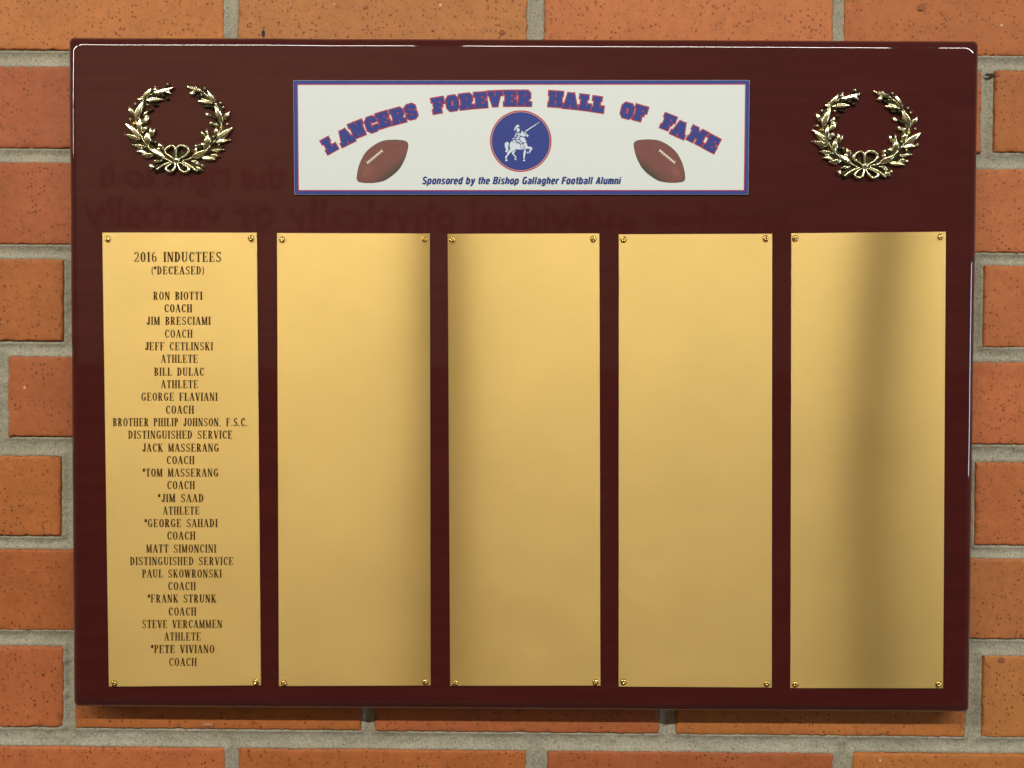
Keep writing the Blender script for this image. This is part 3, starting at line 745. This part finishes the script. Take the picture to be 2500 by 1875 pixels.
# emblem
ink = Ink(); ecx, ecy = 1271.4, 344.6
def circ(rad, n_=72): return [(ecx + rad * math.cos(-i / n_ * 2 * math.pi), ecy + rad * math.sin(-i / n_ * 2 * math.pi)) for i in range(n_)]
def ring_(r0, r1, m, d):
    a, b = circ(r0), circ(r1); n_ = len(a)
    for i in range(n_):
        ink.poly([a[i], a[(i + 1) % n_], b[(i + 1) % n_], b[i]], m, d); ink.k = 0
ring_(72.1, 75.2, 1, 0); ring_(70.9, 72.1, 3, 0); ring_(68, 70.9, 4, 0)
ink.k = 0; ink.poly(circ(69), 0, 0.00001); ink.k = 0
KN = [[(720,870),(760,842),(800,850),(808,880),(795,920),(790,960),(800,1000),(795,1030),(765,1062),(725,1055),(745,1020),(735,980),(718,930)],
 [(875,820),(840,850),(820,900),(822,950),(838,985),(815,1025),(775,1070),(765,1110),(730,1150),(728,1195),(762,1195),(770,1150),(800,1120),(840,1072),(905,1035),(945,995),(1000,1000),(1070,1008),(1055,950),(1052,900),(1000,870),(950,855),(905,865)],
 [(735,1205),(765,1205),(782,1245),(728,1250)],
 [(945,1005),(925,1030),(868,1070),(875,1095),(935,1160),(932,1180),(968,1180),(965,1155),(920,1110),(915,1085),(938,1050),(958,1010)],
 [(935,1190),(962,1195),(968,1235),(925,1215)],
 [(1130,1020),(1170,1010),(1168,1050),(1140,1205),(1115,1205),(1115,1090)], [(1115,1220),(1145,1220),(1160,1250),(1107,1250)],
 [(1120,868),(1185,864),(1205,940),(1270,945),(1305,965),(1305,1000),(1265,1050),(1245,1085),(1225,1080),(1235,1040),(1265,985),(1195,990),(1150,970)],
 [(1205,1045),(1212,1085),(1180,1088)],
 [(1050,742),(1075,737),(1130,748),(1155,785),(1182,850),(1110,855),(1080,830),(1038,790)],
 [(1090,600),(1105,625),(1130,635),(1110,655),(1130,675),(1170,695),(1160,720),(1140,730),(1080,720),(1030,690),(1000,650),(1015,645),(1050,670),(1070,640)],
 [(1125,640),(1150,625),(1185,670),(1165,690)], [(1180,690),(1200,678),(1228,700),(1210,740),(1185,725)],
 [(1158,602),(1174,622),(1300,538),(1420,452),(1490,398),(1400,448),(1290,520)],
 [(918,610),(925,560),(950,510),(985,475),(1022,482),(1030,520),(1000,528),(965,545),(940,590)],
 [(965,560),(1000,540),(1040,570),(1042,600),(1020,610),(1025,635),(985,630),(975,600)],
 [(950,655),(975,645),(985,675),(955,685)], [(940,690),(970,690),(960,730),(928,735)], [(1005,650),(1040,690),(1045,720),(1000,700),(990,675)],
 [(985,715),(1040,725),(1045,742),(980,745)], [(955,758),(1030,752),(1030,782),(950,788)],
 [(880,770),(925,750),(935,765),(890,790)], [(890,800),(935,800),(960,850),(905,860)],
 [(950,810),(1010,795),(1020,810),(985,845)], [(1000,840),(1040,805),(1052,825),(1020,865)], [(1035,870),(1070,830),(1095,850),(1060,885)],
 [(1065,900),(1095,880),(1105,950),(1095,1010),(1080,1000),(1062,940)], [(1104,880),(1115,880),(1135,960),(1112,1010)],
 [(1135,980),(1160,970),(1175,990),(1135,1010)]]
for pl in KN: ink.poly([(1150 + x / 8.732, 250 + y / 8.732) for x, y in pl], 2, 0.00003); ink.k = 0
px_obj('horse_rider_emblem', ink, [M_BLUE, M_RED, M_KNIGHT, M_PINK, M_NAVY], header)

# footballs
OUT = [(145,1360),(150,1430),(185,1495),(270,1530),(420,1550),(640,1552),(830,1530),(1000,1490),(1150,1415),(1300,1310),(1430,1200),(1560,1050),(1670,850),(1740,680),(1790,500),(1815,360),(1810,280),(1770,215),(1690,175),(1560,155),(1380,145),(1200,150),(1070,165),(960,195),(830,250),(680,340),(540,450),(400,600),(290,800),(220,970),(170,1160)]
def smooth_closed(pts, sub=3):
    out = []; n_ = len(pts)
    for i in range(n_):
        p0, p1, p2, p3 = (Vector(pts[(i + k) % n_]) for k in (-1, 0, 1, 2))
        for s in range(sub):
            t = s / sub
            out.append(0.5 * ((2 * p1) + (p2 - p0) * t + (2 * p0 - 5 * p1 + 4 * p2 - p3) * t * t + (3 * p1 - p0 - 3 * p2 + p3) * t ** 3))
    return out
def football(mirror):
    o_ = smooth_closed(OUT); cx, cy = 980, 850; n_ = len(o_)
    def mp(x, y):
        X, Y = 860 + x / 13.27, 330 + y / 13.27
        return (1547 + (996.8 - X), Y - 0.6) if mirror else (X, Y)
    V, F, mi, col = [], [], [], []
    RG = [0, .2, .4, .55, .68, .78, .86, .92, .96, .98, 1.0]
    def ink_col(x, y, rr):
        # printed leather tone: dark along the lower right side, a pale patch near the lower tip
        a = ((x - cx) * 0.64 + (y - cy) * 0.77)          # across the ball
        t = min(1, max(0, (a - 210) / 330)); t = t * t * (3 - 2 * t)
        g = math.exp(-(((x - 430) / 190) ** 2 + ((y - 1160) / 190) ** 2))
        c = Vector((0.195, 0.060, 0.046)).lerp(Vector((0.066, 0.046, 0.032)), t)
        c = c.lerp(Vector((0.30, 0.115, 0.080)), 0.6 * g)
        if rr > 0.975: c = Vector((0.07, 0.045, 0.034))
        # seam from the lace ends to the tips
        for (ax, ay, bx, by) in ((440, 950, 240, 1260), (1000, 470, 1650, 270)):
            q = max(0, min(1, ((x - ax) * (bx - ax) + (y - ay) * (by - ay)) / ((bx - ax) ** 2 + (by - ay) ** 2)))
            dd = math.hypot(x - ax - q * (bx - ax), y - ay - q * (by - ay))
            c = c.lerp(Vector((0.12, 0.035, 0.03)), 0.6 * math.exp(-(dd / 22) ** 2))
        return c
    for r_ in RG:
        for p in o_:
            x, y = cx + (p.x - cx) * r_, cy + (p.y - cy) * r_
            u_, v_ = mp(x, y); V.append((u_, v_, 0.0)); col.append(ink_col(x, y, r_))
    for k in range(len(RG) - 1):
        for i in range(n_):
            j = (i + 1) % n_; F.append((k * n_ + i, k * n_ + j, (k + 1) * n_ + j, (k + 1) * n_ + i)); mi.append(0)
    ink = Ink(); ink.V, ink.F, ink.mi = V, F, mi; base = len(V)
    def lace(x0, y0, x1, y1, w): ink.strip([mp(x0, y0), mp(x1, y1)], w / 13.27, 1, 0.00006)
    lace(490, 895, 965, 500, 42)
    lace(462, 845, 512, 932, 30); lace(945, 462, 992, 552, 26)
    for t in (.14, .28, .42, .56, .70, .85):
        x, y = 490 + 475 * t, 895 - 395 * t; lace(x - 26, y - 34, x + 24, y + 54, 24)
    o = px_obj('football_print', ink, [M_BALL, M_LACE], header)
    ca = o.data.color_attributes.new('ink', 'FLOAT_COLOR', 'POINT')
    for i in range(len(o.data.vertices)):
        c = col[i] if i < base else Vector((1, 1, 1)); ca.data[i].color = (c.x, c.y, c.z, 1)
football(False); football(True)

# ------------------------------------------------------------------ wreaths
WS = 0.275e-3 / 6.144 * 0.975      # metres per pixel of the enlarged view the casting was measured on
WC = (945, 1305)
def wp(x, y, d=0.0): return Vector(((x - WC[0]) * WS, -d, -(y - WC[1]) * WS))
def leaf_geo(x0, y0, x1, y1, w, lift=0.0009, bend=0.0, seed=0):
    """pointed, folded leaf: raised rim lines, midrib crease, tip curling off the ground"""
    a, b = wp(x0, y0), wp(x1, y1); a, b = a.lerp(b, -.03), b.lerp(a, -.05); ax = b - a; ln = ax.length; ax.normalize(); sd = Vector((-ax.z, 0, ax.x)); hw = w * WS / 2 * 1.25
    V, F = [], []; n_ = 9; m_ = 6
    rn = random.Random(seed); tw = rn.uniform(-.35, .35)
    for i in range(n_ + 1):
        t = i / n_; prof = max(0.06, math.sin(math.pi * t ** 0.85) ** 0.8) if 0 < t < 1 else 0.05
        cen = a + ax * ln * t + sd * bend * ln * math.sin(t * math.pi)
        for j in range(m_ + 1):
            s = j / m_ * 2 - 1
            h = lift + 0.0010 * math.sin(math.pi * t) + 0.00065 * (1 - s * s) - 0.00035 * math.exp(-(s / 0.22) ** 2) + tw * s * hw * 0.9 + 0.0003 * t
            p = cen + sd * hw * prof * s
            V.append(Vector((p.x, -h, p.z)))
    for i in range(n_):
        for j in range(m_):
            q = i * (m_ + 1) + j; F.append((q, q + 1, q + m_ + 2, q + m_ + 1))
    rim = list(range(m_ + 1)) + [i * (m_ + 1) + m_ for i in range(1, n_ + 1)] + [n_ * (m_ + 1) + j for j in range(m_ - 1, -1, -1)] + [i * (m_ + 1) for i in range(n_ - 1, 0, -1)]
    b0 = len(V)
    cc = (a + b) / 2
    for i in rim:
        p = V[i]; q = p + (Vector((cc.x, p.y, cc.z)) - p) * 0.06; V.append(Vector((q.x, 0.0002, q.z)))
    k = len(rim)
    for s in range(k): F.append((rim[s], b0 + s, b0 + (s + 1) % k, rim[(s + 1) % k]))
    return V, F
def tube_geo(pts, rad, h, flatk=1.0, seg=8, closed=False):
    pts = [wp(x, y) for x, y in pts]; fine = []
    n0 = len(pts); rng = n0 if closed else n0 - 1
    for i in range(rng):
        p0 = pts[(i - 1) % n0] if (closed or i > 0) else pts[0]; p1 = pts[i]; p2 = pts[(i + 1) % n0]
        p3 = pts[(i + 2) % n0] if (closed or i + 2 < n0) else pts[-1]
        for s in range(5):
            t = s / 5; fine.append(0.5 * ((2 * p1) + (p2 - p0) * t + (2 * p0 - 5 * p1 + 4 * p2 - p3) * t * t + (3 * p1 - p0 - 3 * p2 + p3) * t ** 3))
    if not closed: fine.append(pts[-1])
    V, F = [], []; n_ = len(fine)
    for i, p in enumerate(fine):
        a = fine[i - 1] if (i or closed) else p; b = fine[(i + 1) % n_] if (i < n_ - 1 or closed) else p
        d = (b - a).normalized(); sd = Vector((-d.z, 0, d.x))
        rr = rad(i / (n_ - 1)) if callable(rad) else rad
        hh = h(i / (n_ - 1)) if callable(h) else h
        for s in range(seg):
            th = s / seg * 2 * math.pi
            q = p + sd * rr * math.cos(th); V.append(Vector((q.x, -(hh + rr * flatk * math.sin(th)), q.z)))
    for i in range(n_ if closed else n_ - 1):
        for s in range(seg):
            a, b = i * seg, ((i + 1) % n_) * seg
            F.append((a + s, b + s, b + (s + 1) % seg, a + (s + 1) % seg))
    if not closed: F.append(tuple(range(seg))); F.append(tuple(range((n_ - 1) * seg + seg - 1, (n_ - 1) * seg - 1, -1)))
    return V, F
def ball_geo(x, y, rpx, h):
    c = wp(x, y); R_ = rpx * WS; V, F = [], []; n_, m_ = 10, 6
    for j in range(m_ + 1):
        a = j / m_ * math.pi - math.pi / 2
        for i in range(n_):
            th = i / n_ * 2 * math.pi; V.append(Vector((c.x + R_ * math.cos(a) * math.cos(th), -(h + R_ * math.sin(a)), c.z + R_ * math.cos(a) * math.sin(th))))
    for j in range(m_):
        for i in range(n_): F.append((j * n_ + i, j * n_ + (i + 1) % n_, (j + 1) * n_ + (i + 1) % n_, (j + 1) * n_ + i))
    return V, F
LEAVES = [(760,1250,530,1125,70),(600,1225,415,1245,62),(490,1195,335,1180,42),(480,1110,275,1080,48),(410,1000,170,930,62),(405,975,175,765,72),
 (398,910,400,690,62),(430,760,530,665,58),(430,650,520,575,34),(325,720,445,440,78),(300,650,225,520,58),(430,400,560,245,54),(480,415,730,405,62),
 (590,305,890,225,62),(760,265,855,320,44),(515,1085,510,895,80),(560,960,550,820,52),(582,960,630,838,28),(735,1160,670,1048,52),(425,410,352,405,30),
 (430,400,430,345,28),(705,1325,592,1335,38),(605,1405,530,1378,50),(572,1450,570,1375,34),
 (1170,1258,1395,1152,76),(1320,1268,1525,1295,58),(1440,1240,1580,1240,52),(1458,1155,1650,1140,42),(1520,1032,1710,1008,62),(1530,990,1770,818,78),
 (1525,945,1540,815,60),(1528,812,1535,738,40),(1612,760,1505,498,82),(1650,705,1732,585,52),(1512,445,1405,272,58),(1475,455,1258,428,64),
 (1335,285,1092,202,54),(1218,300,1138,322,48),(1400,1105,1410,922,84),(1368,962,1308,862,42),(1388,962,1400,838,28),(1492,782,1432,738,46),
 (1200,1192,1255,1128,42),(1222,1132,1240,1058,40),(1275,1335,1162,1315,40),(1330,1462,1238,1400,46),(1355,1412,1308,1370,28)]
DARKL = [(1542,682,1458,630,46),(1440,500,1330,492,42),(665,490,560,472,36),(690,345,770,350,42),(520,905,480,830,50),(1360,850,1400,900,40),(560,1080,600,1000,50),
         (1640,1080,1560,1130,50),(380,560,420,640,50),(1560,560,1610,640,44),(700,1130,620,1060,44),(1290,1130,1350,1070,44)]
BERRY = [(805,180),(620,225),(665,320),(315,475),(505,485),(245,700),(435,895),(625,1040),(715,1310),(1360,235),(1305,330),(1590,450),(1632,518),(1700,762),(1492,950),(1728,1000),(1570,1075),(1300,1070)]
def make_wreath(loc):
    root = empty('wreath', loc, parent=plaque)
    base = WL[root.name]
    def part(name, VF, m):
        V, F = VF; return obj(name, [v + base for v in V], F, m, root, smooth=True)
    # dark cast ground the leaves stand on: two curved, ragged bands
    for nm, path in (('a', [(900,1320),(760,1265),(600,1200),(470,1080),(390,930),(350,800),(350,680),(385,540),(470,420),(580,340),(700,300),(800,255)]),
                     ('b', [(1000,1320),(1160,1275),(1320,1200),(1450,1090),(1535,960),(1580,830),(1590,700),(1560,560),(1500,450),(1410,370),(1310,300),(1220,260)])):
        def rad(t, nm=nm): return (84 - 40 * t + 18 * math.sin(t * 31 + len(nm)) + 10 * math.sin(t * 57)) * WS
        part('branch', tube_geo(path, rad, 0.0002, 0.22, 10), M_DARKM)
    part('stem', tube_geo([(850,1320),(700,1245),(540,1130),(430,990),(370,850),(330,720),(360,560),(440,410),(560,325),(700,270)], lambda t: (13 - 6 * t) * WS, 0.0011, 1.0), M_LEAF)
    part('stem', tube_geo([(1030,1302),(1110,1290),(1180,1258),(1400,1130),(1520,1000),(1590,850),(1610,760),(1590,600),(1510,450),(1400,350),(1330,288)], lambda t: (13 - 6 * t) * WS, 0.0011, 1.0), M_LEAF)
    for i, (a, b, c, d, w_) in enumerate(LEAVES):
        part('leaf', leaf_geo(a, b, c, d, w_, 0.0008 + 0.0004 * ((i * 3) % 4) / 3, 0.04 * math.sin(i * 2.3), i), M_LEAF)
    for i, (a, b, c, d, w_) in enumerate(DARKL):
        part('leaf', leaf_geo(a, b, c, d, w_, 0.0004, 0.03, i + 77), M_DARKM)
    # smaller leaves filling in between, lower down
    rf = random.Random(21)
    for i in range(38):
        left = i % 2; t = (i // 2 + rf.random() * 0.6) / 19.5
        ang = math.radians(248 - 150 * t) if left else math.radians(-68 + 142 * t)
        R0 = rf.choice((520, 585, 650)) ; cx_, cy_ = 955 + R0 * math.cos(ang), 800 - R0 * 0.90 * math.sin(ang)
        dirn = ang + (-1 if left else 1) * math.pi / 2 + (0.75 if R0 < 560 else -0.75 if R0 > 600 else rf.uniform(-.3, .3)) * (-1 if left else 1)
        ln = rf.uniform(75, 110)
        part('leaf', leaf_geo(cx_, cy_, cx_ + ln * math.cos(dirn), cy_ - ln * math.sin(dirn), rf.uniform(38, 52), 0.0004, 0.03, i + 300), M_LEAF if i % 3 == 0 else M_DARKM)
    for x, y in BERRY: part('berry', ball_geo(x, y, 21, 0.0014), M_LEAF)
    for x, y in ((305, 765), (1600, 822)): part('pin', ball_geo(x, y, 30, 0.0012), M_PIN)
    # bow: ground, loops, tails, knot
    V, F = [], []
    def add(VF):
        b = len(V); V.extend(VF[0]); F.extend(tuple(i + b for i in f_) for f_ in VF[1])
    for lp in ([(925,1290),(840,1245),(775,1195),(800,1135),(860,1098),(905,1105),(930,1180)], [(955,1290),(940,1190),(950,1125),(1010,1090),(1090,1110),(1130,1165),(1100,1220),(1030,1265)],
               [(920,1345),(925,1400),(895,1465),(835,1480),(790,1440),(830,1385)], [(970,1345),(975,1400),(1015,1460),(1080,1488),(1135,1445),(1090,1390)]):
        add(tube_geo(lp, lambda t: (9 + 15 * math.sin(math.pi * t)) * WS, 0.0019, 1.3, 8, True))
    add(tube_geo([(880,1325),(770,1365),(640,1450)], lambda t: (15 + 6 * t) * WS, 0.0013, 0.9)); add(tube_geo([(1020,1325),(1140,1385),(1255,1475)], lambda t: (15 + 8 * t) * WS, 0.0013, 0.9))
    add(ball_geo(945, 1303, 58, 0.0016))
    part('ribbon_bow', (V, F), M_LEAF)
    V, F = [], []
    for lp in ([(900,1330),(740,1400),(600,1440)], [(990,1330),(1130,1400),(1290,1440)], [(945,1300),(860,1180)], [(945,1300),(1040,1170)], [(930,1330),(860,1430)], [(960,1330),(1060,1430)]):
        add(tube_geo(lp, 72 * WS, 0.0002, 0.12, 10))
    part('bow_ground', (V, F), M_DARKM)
    return root
wl_ = P(433.8, 392.4, T); wr_ = P(2108.7, 406.5, T)
wreath = make_wreath(wl_); wreath['label'] = 'brass laurel wreath left of the title plate'
cp = wreath.copy(); C.objects.link(cp); cp.parent = plaque; cp.location = wr_ - WL[plaque.name]; cp['label'] = 'brass laurel wreath right of the title plate'
cp.rotation_euler = (0, math.radians(-1.0), 0); cp.scale = (1.0, 1.0, 1.0)
for ch in list(wreath.children):
    c = ch.copy(); C.objects.link(c); c.parent = cp
